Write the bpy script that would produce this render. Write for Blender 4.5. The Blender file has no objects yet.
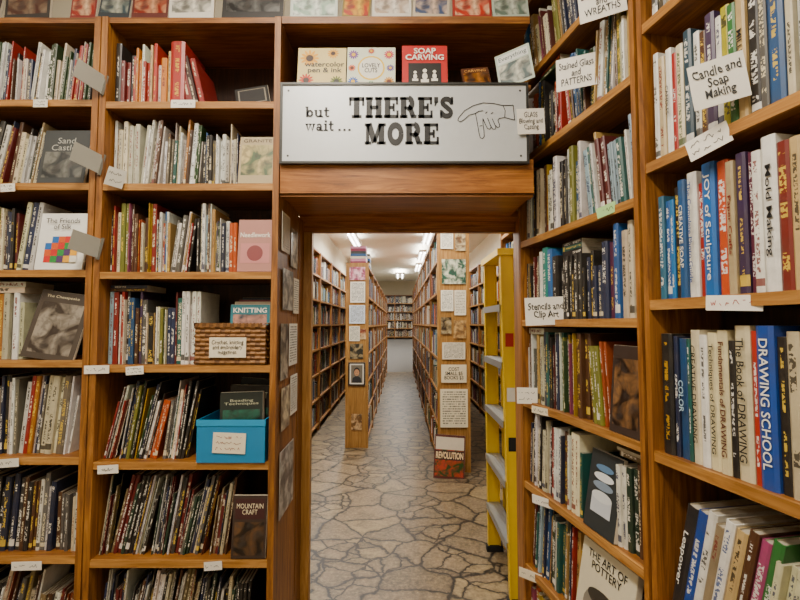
import bpy, math, random
from mathutils import Matrix, Vector
rad=math.radians
def lin(c):
    return tuple((v/12.92 if v<=0.04045 else ((v+0.055)/1.055)**2.4) for v in c)
def hx(s):
    s=s.lstrip('#'); c=lin(tuple(int(s[i:i+2],16)/255 for i in (0,2,4)))
    l=.2126*c[0]+.7152*c[1]+.0722*c[2]
    return tuple(min(.92,max(0.003,(l+(v-l)*1.15)))**1.12 for v in c)
SC=bpy.context.scene.collection
# ---------------------------------------------------------------- materials
def newmat(name,rough=0.6):
    m=bpy.data.materials.new(name); m.use_nodes=True
    nt=m.node_tree; b=nt.nodes['Principled BSDF']; b.inputs['Roughness'].default_value=rough
    return m,nt,b
class N:
    def __init__(s,nt): s.nt=nt
    def n(s,t,**k):
        x=s.nt.nodes.new(t)
        for a,v in k.items(): setattr(x,a,v)
        return x
    def l(s,a,b): s.nt.links.new(a,b)
    def m(s,op,a,b=None,clamp=False):
        x=s.nt.nodes.new('ShaderNodeMath'); x.operation=op; x.use_clamp=clamp
        for i,v in enumerate((a,b)):
            if v is None: continue
            if isinstance(v,(int,float)): x.inputs[i].default_value=v
            else: s.l(v,x.inputs[i])
        return x.outputs[0]
    def mix(s,f,a,b,blend='MIX'):
        x=s.nt.nodes.new('ShaderNodeMix'); x.data_type='RGBA'; x.blend_type=blend
        for i,v in ((0,f),(6,a),(7,b)):
            if isinstance(v,(int,float)): x.inputs[i].default_value=v
            elif isinstance(v,tuple): x.inputs[i].default_value=(*v[:3],1)
            else: s.l(v,x.inputs[i])
        return x.outputs[2]
    def comb(s,a,b,c=0.0):
        x=s.nt.nodes.new('ShaderNodeCombineXYZ')
        for i,v in enumerate((a,b,c)):
            if isinstance(v,(int,float)): x.inputs[i].default_value=v
            else: s.l(v,x.inputs[i])
        return x.outputs[0]
    def noise(s,vec,scale=1,detail=2,rough=.5,dist=0):
        x=s.nt.nodes.new('ShaderNodeTexNoise'); x.inputs['Scale'].default_value=scale
        x.inputs['Detail'].default_value=detail; x.inputs['Roughness'].default_value=rough; x.inputs['Distortion'].default_value=dist
        s.l(vec,x.inputs['Vector']); return x.outputs['Fac']
    def ramp(s,f,stops):
        x=s.nt.nodes.new('ShaderNodeValToRGB'); e=x.color_ramp.elements
        while len(e)<len(stops): e.new(.5)
        for i,(p,c) in enumerate(stops): e[i].position=p; e[i].color=(*c[:3],1)
        s.l(f,x.inputs[0]); return x.outputs[0]
    def bump(s,h,strength,dist,b):
        x=s.nt.nodes.new('ShaderNodeBump'); x.inputs['Strength'].default_value=strength; x.inputs['Distance'].default_value=dist
        s.l(h,x.inputs['Height']); s.l(x.outputs[0],b.inputs['Normal'])
def solid(name,c,rough=.55,metal=0):
    m,nt,b=newmat(name,rough); g=N(nt)
    tc=g.n('ShaderNodeTexCoord').outputs['Object']
    f=g.noise(tc,35,3)
    g.l(g.mix(g.m('MULTIPLY',f,.18),c,tuple(v*.6 for v in c)),b.inputs['Base Color'])
    b.inputs['Metallic'].default_value=metal
    return m
_sc={}
def inkmat(c):
    k=tuple(round(v,3) for v in c)
    if k not in _sc: _sc[k]=solid('ink_%d'%len(_sc),c,.5)
    return _sc[k]
def wood(name,axis,c0,c1,c2,rough=.5):
    m,nt,b=newmat(name,rough); g=N(nt)
    tc=g.n('ShaderNodeTexCoord').outputs['Object']
    mp=g.n('ShaderNodeMapping'); g.l(tc,mp.inputs[0])
    s=[11,11,11]; s[axis]=0.9; mp.inputs['Scale'].default_value=s
    f=g.noise(mp.outputs[0],3.2,6,.65,1.9)
    mp2=g.n('ShaderNodeMapping'); g.l(tc,mp2.inputs[0]); s=[60,60,60]; s[axis]=2; mp2.inputs['Scale'].default_value=s
    f2=g.noise(mp2.outputs[0],2.0,3)
    f3=g.noise(tc,1.9,3)
    ff=g.m('ADD',g.m('MULTIPLY',f,.75),g.m('MULTIPLY',f2,.25))
    col=g.ramp(ff,[(.36,c0),(.5,c1),(.64,c2)])
    v=g.ramp(f3,[(.3,(0,0,0)),(.7,(.55,.55,.55))])
    col=g.mix(v,col,tuple(v*.5 for v in c1))
    g.l(col,b.inputs['Base Color']); g.bump(f2,.15,.002,b)
    return m
WC=(hx('5e3c20'),hx('916234'),hx('b38047'))
WH=wood('wood_grain_x',0,*WC); WV=wood('wood_grain_z',2,hx('664224'),hx('9a6a3a'),hx('bd8b52')); WD=wood('wood_grain_y',1,*WC)
WL=wood('wood_light',2,hx('8c6638'),hx('b08650'),hx('c8a06a'))
WBACK=wood('wood_back',2,hx('321f14'),hx('482c1a'),hx('5c3c26'))
WEDGE=wood('wood_edge',0,hx('8a5e34'),hx('b48650'),hx('d0a46c'))
WRED=wood('wood_header',0,hx('704422'),hx('a87240'),hx('c8925a'),.35)

def bookmat():
    m,nt,b=newmat('book_covers',.42); g=N(nt)
    c=g.n('ShaderNodeVertexColor',layer_name='Col').outputs[0]
    t=g.n('ShaderNodeVertexColor',layer_name='Txt').outputs[0]
    u=g.n('ShaderNodeUVMap',uv_map='UVMap'); u2=g.n('ShaderNodeUVMap',uv_map='UVm')
    s=g.n('ShaderNodeSeparateXYZ'); g.l(u.outputs[0],s.inputs[0])
    s2=g.n('ShaderNodeSeparateXYZ'); g.l(u2.outputs[0],s2.inputs[0])
    hn,tn,mm,sd=s.outputs[0],s.outputs[1],s2.outputs[0],s2.outputs[1]
    glyph=g.noise(g.comb(g.m('MULTIPLY',mm,190),g.m('MULTIPLY',tn,3.2),g.m('MULTIPLY',sd,77)),1,1)
    glyph=g.m('GREATER_THAN',glyph,.49)
    word=g.noise(g.comb(g.m('MULTIPLY',mm,22),g.m('MULTIPLY',sd,91)),1,0)
    word=g.m('GREATER_THAN',word,.44)
    half=g.m('ADD',.12,g.m('MULTIPLY',g.m('FRACT',g.m('MULTIPLY',sd,13.7)),.17))
    inb=g.m('LESS_THAN',g.m('ABSOLUTE',g.m('SUBTRACT',tn,.5)),half)
    a=g.m('MULTIPLY',g.m('GREATER_THAN',hn,.12),g.m('LESS_THAN',hn,.93))
    txt=g.m('MULTIPLY',g.m('MULTIPLY',glyph,word),g.m('MULTIPLY',inb,a))
    q=g.m('FRACT',g.m('MULTIPLY',sd,7.31))
    on=g.m('GREATER_THAN',q,.62)
    band=g.m('MULTIPLY',g.m('GREATER_THAN',hn,g.m('ADD',.02,g.m('MULTIPLY',q,.04))),g.m('LESS_THAN',hn,g.m('MULTIPLY',q,.15)))
    band=g.m('MULTIPLY',band,on)
    msk=g.m('MAXIMUM',txt,band)
    tc=g.n('ShaderNodeTexCoord').outputs['Object']
    w=g.noise(tc,28,4,.65)
    col=g.mix(g.m('MULTIPLY',msk,.88),c,t)
    col=g.mix(g.m('MULTIPLY',g.m('POWER',w,2.0),.7),col,(.08,.06,.04))
    g.l(col,b.inputs['Base Color'])
    return m
BOOKM=bookmat()
def printmat():
    m,nt,b=newmat('printed_paper',.6); g=N(nt)
    c=g.n('ShaderNodeVertexColor',layer_name='Col').outputs[0]
    t=g.n('ShaderNodeVertexColor',layer_name='Txt').outputs[0]
    u=g.n('ShaderNodeUVMap',uv_map='UVMap')
    s=g.n('ShaderNodeSeparateXYZ'); g.l(u.outputs[0],s.inputs[0])
    U,V=s.outputs[0],s.outputs[1]
    row=g.m('MULTIPLY',V,16)
    gl=g.noise(g.comb(g.m('MULTIPLY',U,38),g.m('MULTIPLY',g.m('FLOOR',row),5.3)),1,2)
    msk=g.m('MULTIPLY',g.m('GREATER_THAN',gl,.47),g.m('GREATER_THAN',g.m('FRACT',row),.45))
    ins=g.m('MULTIPLY',g.m('LESS_THAN',g.m('ABSOLUTE',g.m('SUBTRACT',U,.5)),.42),g.m('LESS_THAN',g.m('ABSOLUTE',g.m('SUBTRACT',V,.5)),.44))
    g.l(g.mix(g.m('MULTIPLY',g.m('MULTIPLY',msk,ins),.8),c,t),b.inputs['Base Color'])
    return m
PRINT=printmat()
def photomat():
    m,nt,b=newmat('photo_print',.35); g=N(nt)
    c=g.n('ShaderNodeVertexColor',layer_name='Col').outputs[0]
    t=g.n('ShaderNodeVertexColor',layer_name='Txt').outputs[0]
    tc=g.n('ShaderNodeTexCoord').outputs['Object']
    f0=g.noise(tc,15,3,.5,.6)
    f=g.ramp(f0,[(.42,(0,0,0)),(.5,(.5,.5,.5)),(.6,(1,1,1))])
    f1=g.ramp(g.noise(tc,34,3,.5,.3),[(.5,(0,0,0)),(.62,(.5,.5,.5))])
    g.l(g.mix(f1,g.mix(f,c,t),(.05,.04,.035)),b.inputs['Base Color']); return m
PHOTO=photomat()
def plainmat():
    m,nt,b=newmat('coloured_card',.55); g=N(nt)
    c=g.n('ShaderNodeVertexColor',layer_name='Col').outputs[0]
    tc=g.n('ShaderNodeTexCoord').outputs['Object']
    g.l(g.mix(g.m('MULTIPLY',g.noise(tc,30,2),.15),c,(.1,.08,.06)),b.inputs['Base Color']); return m
CARD=plainmat()
def stonemat():
    m,nt,b=newmat('flagstone_vinyl',.42); g=N(nt)
    tc=g.n('ShaderNodeTexCoord').outputs['Object']
    dn=g.n('ShaderNodeTexNoise'); dn.inputs['Scale'].default_value=3.0; dn.inputs['Detail'].default_value=5; dn.inputs['Roughness'].default_value=.62; g.l(tc,dn.inputs['Vector'])
    v=g.n('ShaderNodeVectorMath',operation='MULTIPLY_ADD'); g.l(dn.outputs['Color'],v.inputs[0]); v.inputs[1].default_value=(.24,.24,0); g.l(tc,v.inputs[2])
    mp=g.n('ShaderNodeMapping'); g.l(v.outputs[0],mp.inputs[0]); mp.inputs['Scale'].default_value=(.95,1.1,1); mp.inputs['Rotation'].default_value=(0,0,.5)
    def vor(feat,sc):
        e=g.n('ShaderNodeTexVoronoi',feature=feat,voronoi_dimensions='2D'); e.inputs['Scale'].default_value=sc; g.l(mp.outputs[0],e.inputs['Vector']); return e
    e=vor('DISTANCE_TO_EDGE',3.9); c=vor('F1',3.9); e2=vor('DISTANCE_TO_EDGE',6.6); c2=vor('F1',6.6)
    sp=g.n('ShaderNodeSeparateColor'); g.l(c.outputs['Color'],sp.inputs[0])
    sp2=g.n('ShaderNodeSeparateColor'); g.l(c2.outputs['Color'],sp2.inputs[0])
    split=g.m('GREATER_THAN',sp.outputs[1],.6)
    e2d=g.m('ADD',g.m('MULTIPLY',e2.outputs['Distance'],.9),g.m('MULTIPLY',g.m('SUBTRACT',1,split),9))
    dist=g.m('MINIMUM',e.outputs['Distance'],e2d)
    tone=g.m('FRACT',g.m('ADD',sp.outputs[0],g.m('MULTIPLY',split,sp2.outputs[0])))
    base=g.ramp(tone,[(0,hx('685a48')),(.35,hx('8a7860')),(.7,hx('756754')),(1,hx('9a8869'))])
    f=g.noise(tc,9,6,.72,.8); f2=g.noise(tc,48,4,.7)
    base=g.mix(g.ramp(f,[(.4,(0,0,0)),(.64,(.7,.7,.7))]),base,hx('4a3e2e'))
    base=g.mix(g.ramp(f2,[(.45,(0,0,0)),(.75,(.6,.6,.6))]),base,hx('b09e7e'))
    ed=g.ramp(dist,[(0,(0,0,0)),(.02,(.08,.08,.08)),(.05,(.75,.75,.75)),(.12,(1,1,1))])
    col=g.mix(ed,hx('1e1710'),base)
    g.l(col,b.inputs['Base Color']); g.bump(ed,.2,.004,b)
    return m
STONE=stonemat()
def noisewall(name,c,c2,scale=5,rough=.8):
    m,nt,b=newmat(name,rough); g=N(nt)
    tc=g.n('ShaderNodeTexCoord').outputs['Object']
    g.l(g.mix(g.noise(tc,scale,4),c,c2),b.inputs['Base Color']); return m
WALLM=noisewall('painted_wall',hx('d6d0c0'),hx('c9c2ae'))
CEILM=noisewall('ceiling_paint',hx('f0ece2'),hx('e4dfd2'),3)
CARPET=noisewall('grey_carpet',hx('8a8886'),hx('706e6c'),90,.95)
def emis(name,c,s):
    m,nt,b=newmat(name); b.inputs['Emission Color'].default_value=(*c,1); b.inputs['Emission Strength'].default_value=s
    b.inputs['Base Color'].default_value=(.9,.9,.9,1); return m
TUBE=emis('fluorescent_tube',(1,.97,.92),12)
WHITE=solid('white_enamel',hx('e8e6e0'),.4)
YEL=solid('yellow_fibreglass',hx('e6c61c'),.4)
ALU=solid('aluminium',hx('b4b6b6'),.35,.7)
# ---------------------------------------------------------------- mesh builder
class MB:
    def __init__(s): s.v=[];s.f=[];s.c=[];s.t=[];s.u=[];s.w=[];s.m=[]
    def face(s,idx,col=(.8,.8,.8),txt=(0,0,0),uv=None,uv2=None,mi=0):
        s.f.append(idx);n=len(idx);s.c.append(col);s.t.append(txt);s.u.append(uv or [(-1,-1)]*n);s.w.append(uv2 or [(0,0)]*n);s.m.append(mi)
    def box(s,x0,x1,y0,y1,z0,z1,col=(.8,.8,.8),mi=0,T=None,bev=0):
        p=[(x0,y0,z0),(x1,y0,z0),(x1,y1,z0),(x0,y1,z0),(x0,y0,z1),(x1,y0,z1),(x1,y1,z1),(x0,y1,z1)]
        if T is not None: p=[tuple(T@Vector(q)) for q in p]
        b=len(s.v); s.v+=p
        for q in ((0,3,2,1),(4,5,6,7),(0,1,5,4),(1,2,6,5),(2,3,7,6),(3,0,4,7)):
            s.face([b+i for i in q],col,mi=mi)
    def poly(s,pts,col,mi=0,txt=(0,0,0),uv=None):
        b=len(s.v); s.v+=[tuple(p) for p in pts]; s.face(list(range(b,b+len(pts))),col,txt,uv=uv,mi=mi)
    def flat(s,x,y,z,w,t,d,col,txt,seed,page=(.62,.55,.42)):
        b=len(s.v); s.v+=[(x,y,z),(x+w,y,z),(x+w,y+d,z),(x,y+d,z),(x,y,z+t),(x+w,y,z+t),(x+w,y+d,z+t),(x,y+d,z+t)]
        s.face([b,b+1,b+5,b+4],col,txt,[(0,0),(1,0),(1,1),(0,1)],[(seed,seed),(seed+w,seed),(seed+w,seed),(seed,seed)])
        s.face([b+4,b+5,b+6,b+7],col); s.face([b,b+3,b+2,b+1],col); s.face([b+1,b+2,b+6,b+5],page); s.face([b+3,b,b+4,b+7],page); s.face([b+2,b+3,b+7,b+6],page)
    def book(s,x,y,z,t,h,d,col,txt,lean=0,seed=0.,simple=False,page=(.62,.55,.42)):
        sa,ca=math.sin(lean),math.cos(lean); lift=t*sa if lean>0 else 0
        def P(a,bb,c): return (x+a*ca+c*sa, y+bb, z-a*sa+c*ca+lift)
        b=len(s.v)
        if simple:
            s.v+=[P(*q) for q in ((0,0,0),(t,0,0),(t,d,0),(0,d,0),(0,0,h),(t,0,h),(t,d,h),(0,d,h))]
            s.face([b,b+1,b+5,b+4],col,txt,[(0,0),(0,1),(1,1),(1,0)],[(seed,seed),(seed,seed),(seed+h,seed),(seed+h,seed)])
            s.face([b+1,b+2,b+6,b+5],col); s.face([b+3,b,b+4,b+7],col); s.face([b+4,b+5,b+6,b+7],page); return
        bu=min(.004,t*.16)
        o=[(0,d),(0,bu),(t*.22,.0),(t*.78,.0),(t,bu),(t,d)]
        for zz in (0,h): s.v+=[P(a,bb,zz) for a,bb in o]
        tn=[-1,0,.22,.78,1,-1]
        for i in range(5):
            j=i+1
            if i in (0,4): s.face([b+i,b+j,b+6+j,b+6+i],col)
            else: s.face([b+i,b+j,b+6+j,b+6+i],col,txt,[(0,tn[i]),(0,tn[j]),(1,tn[j]),(1,tn[i])],[(seed,seed),(seed,seed),(seed+h,seed),(seed+h,seed)])
        s.face([b+5,b,b+6,b+11],page)
        e=min(.0025,t*.2)
        q=len(s.v); inn=[(e,d),(e,bu+e),(t*.22,e*1.4),(t*.78,e*1.4),(t-e,bu+e),(t-e,d)]
        s.v+=[P(a,bb,h) for a,bb in inn]; s.v+=[P(a,bb,h-.004) for a,bb in inn]
        for i in range(5):
            s.face([b+6+i,b+7+i,q+i+1,q+i],col); s.face([q+i,q+i+1,q+7+i,q+6+i],page)
        s.face([q+6+i for i in range(6)],page)
        s.face([b+i for i in range(5,-1,-1)],col)
    def obj(s,name,mats,M=None,parent=None,smooth=False):
        me=bpy.data.meshes.new(name); me.from_pydata(s.v,[],s.f)
        ca=me.color_attributes.new('Col','FLOAT_COLOR','CORNER'); ta=me.color_attributes.new('Txt','FLOAT_COLOR','CORNER')
        A=[];B=[];U=[];W=[]
        for f,c,t,u,w in zip(s.f,s.c,s.t,s.u,s.w):
            n=len(f); A+=[*c[:3],1.]*n; B+=[*t[:3],1.]*n
            for q in u: U+=q
            for q in w: W+=q
        ca.data.foreach_set('color',A); ta.data.foreach_set('color',B)
        a=me.uv_layers.new(name='UVMap'); bb=me.uv_layers.new(name='UVm')
        me.uv_layers['UVMap'].data.foreach_set('uv',U); me.uv_layers['UVm'].data.foreach_set('uv',W)
        for m in (mats if isinstance(mats,(list,tuple)) else [mats]): me.materials.append(m)
        me.polygons.foreach_set('material_index',s.m)
        if smooth: me.polygons.foreach_set('use_smooth',[True]*len(s.f))
        me.update()
        o=bpy.data.objects.new(name,me); SC.objects.link(o)
        if parent is not None: o.parent=parent; 
        if M is not None: o.matrix_local=M
        return o
def text(body,w,h,col,M,parent,align='CENTER',bold=0.0,shear=0.0,wob=0):
    cu=bpy.data.curves.new('t','FONT'); cu.body=body; cu.align_x=align; cu.offset=bold; cu.shear=shear; cu.resolution_u=3; cu.space_line=.85
    o=bpy.data.objects.new('t',cu); SC.objects.link(o)
    dg=bpy.context.evaluated_depsgraph_get(); me=bpy.data.meshes.new_from_object(o.evaluated_get(dg))
    bpy.data.objects.remove(o)
    if not me.vertices: return
    if wob:
        ph=len(body)*1.7
        for v in me.vertices:
            x,y=v.co.x,v.co.y
            v.co.y=y+wob*(math.sin(x*5.1+ph+y*2)+.6*math.sin(x*11.3+ph)); v.co.x=x+wob*.8*math.sin(y*7+x*3+ph)
    xs=[v.co.x for v in me.vertices]; ys=[v.co.y for v in me.vertices]
    x0,x1,y0,y1=min(xs),max(xs),min(ys),max(ys)
    sx=w/(x1-x0); sy=h/(y1-y0)
    for v in me.vertices: v.co=((v.co.x-(x0+x1)/2)*sx,(v.co.y-(y0+y1)/2)*sy,0)
    me.materials.clear(); me.materials.append(inkmat(col))
    k=bpy.data.objects.new('lettering',me); SC.objects.link(k); k.parent=parent; k.matrix_local=M
    return k
def ribbon(mb,pts,w,y,col):
    for (x0,z0),(x1,z1) in zip(pts,pts[1:]):
        dx,dz=x1-x0,z1-z0; l=math.hypot(dx,dz) or 1; nx,nz=-dz/l*w/2,dx/l*w/2; ex,ez=dx/l*w*.3,dz/l*w*.3
        mb.poly([(x0-nx-ex,y,z0-nz-ez),(x1-nx+ex,y,z1-nz+ez),(x1+nx+ex,y,z1+nz+ez),(x0+nx-ex,y,z0+nz-ez)],col)
FR=Matrix.Rotation(rad(90),4,'X')
def T(x,y,z): return Matrix.Translation((x,y,z))
def frame(x,y,z,ang): return T(x,y,z)@Matrix.Rotation(ang,4,'Z')
# ---------------------------------------------------------------- covers / cards
def rect(x0,z0,x1,z1,c): return ([(x0,z0),(x1,z0),(x1,z1),(x0,z1)],c)
def disc(x,z,r,c,n=18,ry=None):
    ry=ry or r
    return ([(x+r*math.cos(2*math.pi*i/n),z+ry*math.sin(2*math.pi*i/n)) for i in range(n)],c)
rs=random.Random(77)
def cover(name,M,x,y,z,w,h,col,shapes=(),texts=(),tilt=8,yaw=0,roll=0,th=.012,photo=None,page=(.62,.55,.42),scrib=0,sc=(.02,.02,.02),wob=0):
    mb=MB(); mb.box(-w/2,w/2,0,th,0,h,col,0)
    if th>.005: mb.box(-w/2+.001,w/2+.0008,.0015,th-.0015,.001,h+.0006,page,0)
    k=0
    if photo:
        x0,z0,x1,z1,a,b=photo
        mb.poly([(x0,-.0004,z0),(x1,-.0004,z0),(x1,-.0004,z1),(x0,-.0004,z1)],a,1,b)
    for pts,c in shapes:
        k+=1; yy=-.0006-.0003*k
        mb.poly([(p,yy,q) for p,q in pts],c,0)
    if scrib:   # illegible handwriting
        for i in range(scrib):
            zc=h*(1-(i+.5)/scrib)*.8+h*.1; a=min(h/scrib*.24,.0055); xx=-w*.4; p=[]
            while xx<w*.38:
                p.append((xx,zc+rs.uniform(-a,a))); xx+=a*rs.uniform(.3,.7)
                if rs.random()<.16: ribbon(mb,p,max(.001,a*.22),-.0008,sc); p=[]; xx+=a*.9
            ribbon(mb,p,max(.001,a*.22),-.0008,sc)
    L=M@T(x,y,z)@Matrix.Rotation(rad(yaw),4,'Z')@Matrix.Rotation(-rad(tilt),4,'X')@Matrix.Rotation(rad(roll),4,'Y')
    o=mb.obj(name,[CARD,PHOTO],L)
    for (b,tx,tz,tw,thh,c,*e) in texts:
        text(b,tw,thh,c,T(tx,-.0012-.0003*k,tz)@FR,o,bold=(e[0] if e else .0),wob=wob)
    return o
BLK=hx('141414'); WHT=hx('f4f0e6'); CRM=hx('e6dcc0'); RED=hx('b3221c')
def label(M,x,y,z,w,h,body,c=BLK,yaw=0,roll=0,col=None,tilt=0,tw=.86,thh=.75,name='shelf_label',bold=.004):
    col=col or rs.choice([WHT,WHT,hx('efe6d0'),hx('ece8de')])
    if body.startswith('~'):
        return cover(name,M,x,y,z,w,h,col,(),(),tilt,yaw,roll+rs.uniform(-3,3),.0015,scrib=int(body[1:]),sc=c)
    return cover(name,M,x,y,z,w,h,col,(),[(body,0,h/2,w*tw,h*thh,c,bold)],tilt,yaw,roll,.0015,wob=.04)
# ---------------------------------------------------------------- books
PAL_D=[('eceae2',17),('e2d8bc',9),('1c1c1e',13),('23304f',9),('2f5d8a',6),('1f5f5a',6),('96281f',7),('5e1b1e',7),('6b6a66',6),('b99a66',6),('2d4a28',6),('7a7a3a',3),('b85a24',3),('4a3a5a',2),('9fb4c0',5),('5a3a24',8),('b8983a',3),('8f4a63',2)]
PAL_DK=[('1c1c1e',17),('23304f',8),('5a3a24',11),('3c3a38',12),('d8ceb0',10),('8c7a5c',9),('6e1b1e',5),('6b6a66',8),('eceae2',9),('234032',6),('7a3a1c',5)]
PAL_W=[('f0eee8',24),('e2d8bc',12),('1c1c1e',9),('c9c4b8',8),('96281f',6),('23304f',7),('b07838',5),('7b7466',6),('2f5d8a',5),('2d4a28',5),('1f5f5a',4),('5a3a24',6)]
PAL_B=[('1d5f9c',8),('2a7fb8',5),('23304f',8),('eceae2',12),('1c1c1e',9),('a3261f',6),('1f5f5a',6),('c8a23a',3),('6b6a66',4),('5e2a50',4),('e2d8bc',8),('2d5a34',4)]
PAL_L=[('b03a2c',10),('c9842e',6),('7a1d1d',8),('e2d8bc',16),('5a3a24',10),('c9b184',10),('eceae2',10),('1c1c1e',6),('d8b13a',3)]
def pick(pal,r):
    tot=sum(w for _,w in pal); k=r.random()*tot
    for c,w in pal:
        k-=w
        if k<=0: break
    c=hx(c); f=r.uniform(.68,1.12); return tuple(min(.9,v*f*r.uniform(.94,1.06)) for v in c)
def tcol(c,r):
    l=.2126*c[0]+.7152*c[1]+.0722*c[2]
    if l<.25: return r.choice([WHT,WHT,hx('e3c766'),CRM])
    return r.choice([BLK,BLK,hx('7c1a18'),hx('1f2f5c')])
def row(mb,x0,x1,z,hmin,hmax,pal,r,tmin=.006,tmax=.03,lean=None,y=.02,dmax=.17,simple=False,slight=.3,clear=.285,flat=.75):
    x=x0; a=0 if lean is None else rad(lean); last=None; grp=0; ph=0; first=True; gx=x0; gm=0
    def lay_flat():
        if not simple and abs(a)<.01 and x-gx>.11 and gm and r.random()<flat:
            zz=z+gm+.001
            for k in range(3):
                t=r.uniform(.008,.022)
                if zz+t>z+clear: break
                w=min(x-gx-.005,r.uniform(.13,.24)); c=pick(pal,r)
                mb.flat(gx+.002+r.uniform(0,max(0,x-gx-.006-w)),y+r.uniform(.005,.02),zz,w,t,.13,c,tcol(c,r),r.random()*3); zz+=t+.0005
    while True:
        if grp<=0:
            lay_flat()
            grp=r.randint(4,12)
            if lean is not None: na=rad(max(.5,lean+r.uniform(-5,4)) if lean>0 else lean)
            else: na=0 if r.random()>slight else rad(r.uniform(-9,9))
            if not first and na<a: x+=ph*(math.tan(a)-math.tan(na))
            if first and na<0: x+=hmax*math.sin(-na)*1.0
            a=na; first=False; gh=r.uniform(hmin,hmax); gx=x; gm=0
        if last and r.random()<.16: t,h,c,tx=last
        else:
            t=tmin+(tmax-tmin)*r.random()**1.7; h=min(hmax,max(hmin,gh+r.uniform(-.05,.05))); c=pick(pal,r); tx=tcol(c,r)
        st=t/math.cos(a)
        if x+st+(h*math.sin(a) if a>0 else 0)>x1: break
        mb.book(x,y+r.uniform(0,.018),z,t-.0006,h,r.uniform(.7,1)*dmax,c,tx,a,r.random()*3,simple)
        x+=st; ph=h; gm=max(gm,h); grp-=1; last=(t,h,c,tx)
    lay_flat()
    return x
# ---------------------------------------------------------------- bookcase
def case(name,M,x0,x1,depth,zs,top,posts=(),back=True,pw=.035,th=.02,bottom=0.0,endl=True,endr=True):
    mb=MB(); 
    for z in zs:
        mb.box(x0,x1,.004,depth,z-th,z,mi=0); mb.box(x0,x1,-.004,.004,z-th-.004,z,mi=3)
    mb.box(x0,x1,0,depth,top-th,top,mi=0)
    if endl: mb.box(x0-pw*.5,x0+.004,-.006,depth,bottom,top,mi=1)
    if endr: mb.box(x1-.004,x1+pw*.5,-.006,depth,bottom,top,mi=1)
    for p in posts: mb.box(p-pw/2,p+pw/2,-.008,depth,bottom,top,mi=1)
    if back: mb.box(x0,x1,depth-.012,depth,bottom,top-.001,mi=2)
    return mb.obj(name,[WH,WV,WBACK,WEDGE],M)
# ================================================================ ROOM
def shell(name,x0,x1,y0,y1,z0,z1,mat):
    mb=MB(); mb.box(x0,x1,y0,y1,z0,z1); return mb.obj(name,mat)
CH=3.1
shell('floor',-2.7,1.7,-1.9,13.1,-.1,0,STONE)
shell('ceiling',-2.8,1.8,-2,18.2,CH,CH+.1,CEILM)
shell('wall_left',-2.8,-2.7,-2,1.95,0,CH,WALLM)
shell('wall_right',1.7,1.8,-2,18.2,0,CH,WALLM)
shell('wall_rear',-2.7,1.7,-2,-1.9,0,CH,WALLM)
shell('wall_back_room_left',-1.52,-1.4,1.95,18.2,0,CH,WALLM)
shell('wall_far',-1.4,1.7,18.05,18.2,0,CH,WALLM)
JX=.53
mb=MB(); mb.box(-2.7,-.445,1.87,1.95,0,CH); mb.box(JX,1.7,1.87,1.95,0,CH); mb.box(-.445,JX,1.87,1.95,1.87,CH)
mb.obj('wall_divider',WALLM)
mb=MB(); mb.v=[(-1.4,13.1,0),(1.7,13.1,0),(1.7,17,.8),(-1.4,17,.8),(1.7,18.05,.8),(-1.4,18.05,.8),(-1.4,13.1,-.1),(1.7,13.1,-.1),(1.7,18.05,-.1),(-1.4,18.05,-.1)]
for f in ([0,1,2,3],[3,2,4,5],[6,7,1,0],[7,8,4,2,1],[9,6,0,3,5],[8,9,5,4],[6,9,8,7]): mb.face(f)
mb.obj('floor_carpet_ramp',CARPET)
mb=MB()
mb.box(-.42,.468,1.55,1.86,1.855,1.875,mi=0)
mb.box(-.42,.468,1.552,1.575,1.855,1.975,mi=0)
mb.box(-.44,JX+.02,1.955,1.985,1.80,1.93,mi=0)
mb.box(-.42,JX,1.86,1.955,1.845,1.869,mi=0)
mb.box(-.42,.468,1.56,1.60,1.845,1.854,mi=0)
mb.box(JX-.026,JX,1.86,1.985,0,1.845,mi=1)
mb.box(-.444,-.421,1.855,1.955,0,1.845,mi=1)
mb.box(-.45,-.385,1.956,1.99,0,1.80,mi=2)
mb.obj('door_1',[WRED,WV,WL])
# ================================================================ LEFT BOOKCASES
ML=frame(0,1.55,0,0)
ZL2=[.05,.29,.61,.932,1.258,1.578,1.888,2.181]; ZL1=[.05,.30,.623,.948,1.275,1.585,1.89,2.188]
case('bookcase',ML,-1.04,-.44,.30,ZL2,2.49)
case('bookcase',ML,-1.98,-1.08,.30,ZL1,2.49)
r=random.Random(5)
b=MB(); LD=dict(y=.03,dmax=.17)
x=row(b,-1.03,-.83,2.181,.16,.235,PAL_L,r,.008,.022,slight=0,**LD)
b.book(-.825,.02,2.181,.05,.235,.17,hx('a8281e'),hx('d9b24c'),0,.3)
for i,(c,t) in enumerate((('7e1a1a',.03),('3a1614',.02),('8c2320',.02))): b.book(-.77+i*.025,.03,2.181,t,.2-.01*i,.17,hx(c),CRM,rad(-14),i*.37)
row(b,-1.03,-.57,1.888,.17,.245,PAL_W,r,.004,.016,**LD)
row(b,-1.03,-.565,1.578,.18,.25,PAL_D,r,.004,.018,**LD)
row(b,-1.03,-.70,1.258,.18,.255,PAL_D,r,.004,.02,**LD)
row(b,-1.03,-.69,.932,.20,.27,PAL_D,r,.003,.012,lean=9,**LD)
row(b,-1.03,-.56,.61,.20,.27,PAL_DK,r,.003,.014,lean=12,**LD)
row(b,-1.03,-.5,.29,.2,.27,PAL_DK,r,.003,.014,lean=8,**LD)
row(b,-1.03,-.5,.05,.15,.2,PAL_DK,r,.006,.03,clear=.2,**LD)
b.obj('shelved_books',BOOKM,ML)
b=MB()
row(b,-1.95,-1.11,2.188,.17,.235,PAL_W,r,.004,.014,lean=3,**LD)
row(b,-1.95,-1.27,1.89,.18,.245,PAL_DK,r,.005,.02,lean=8,**LD)
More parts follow.
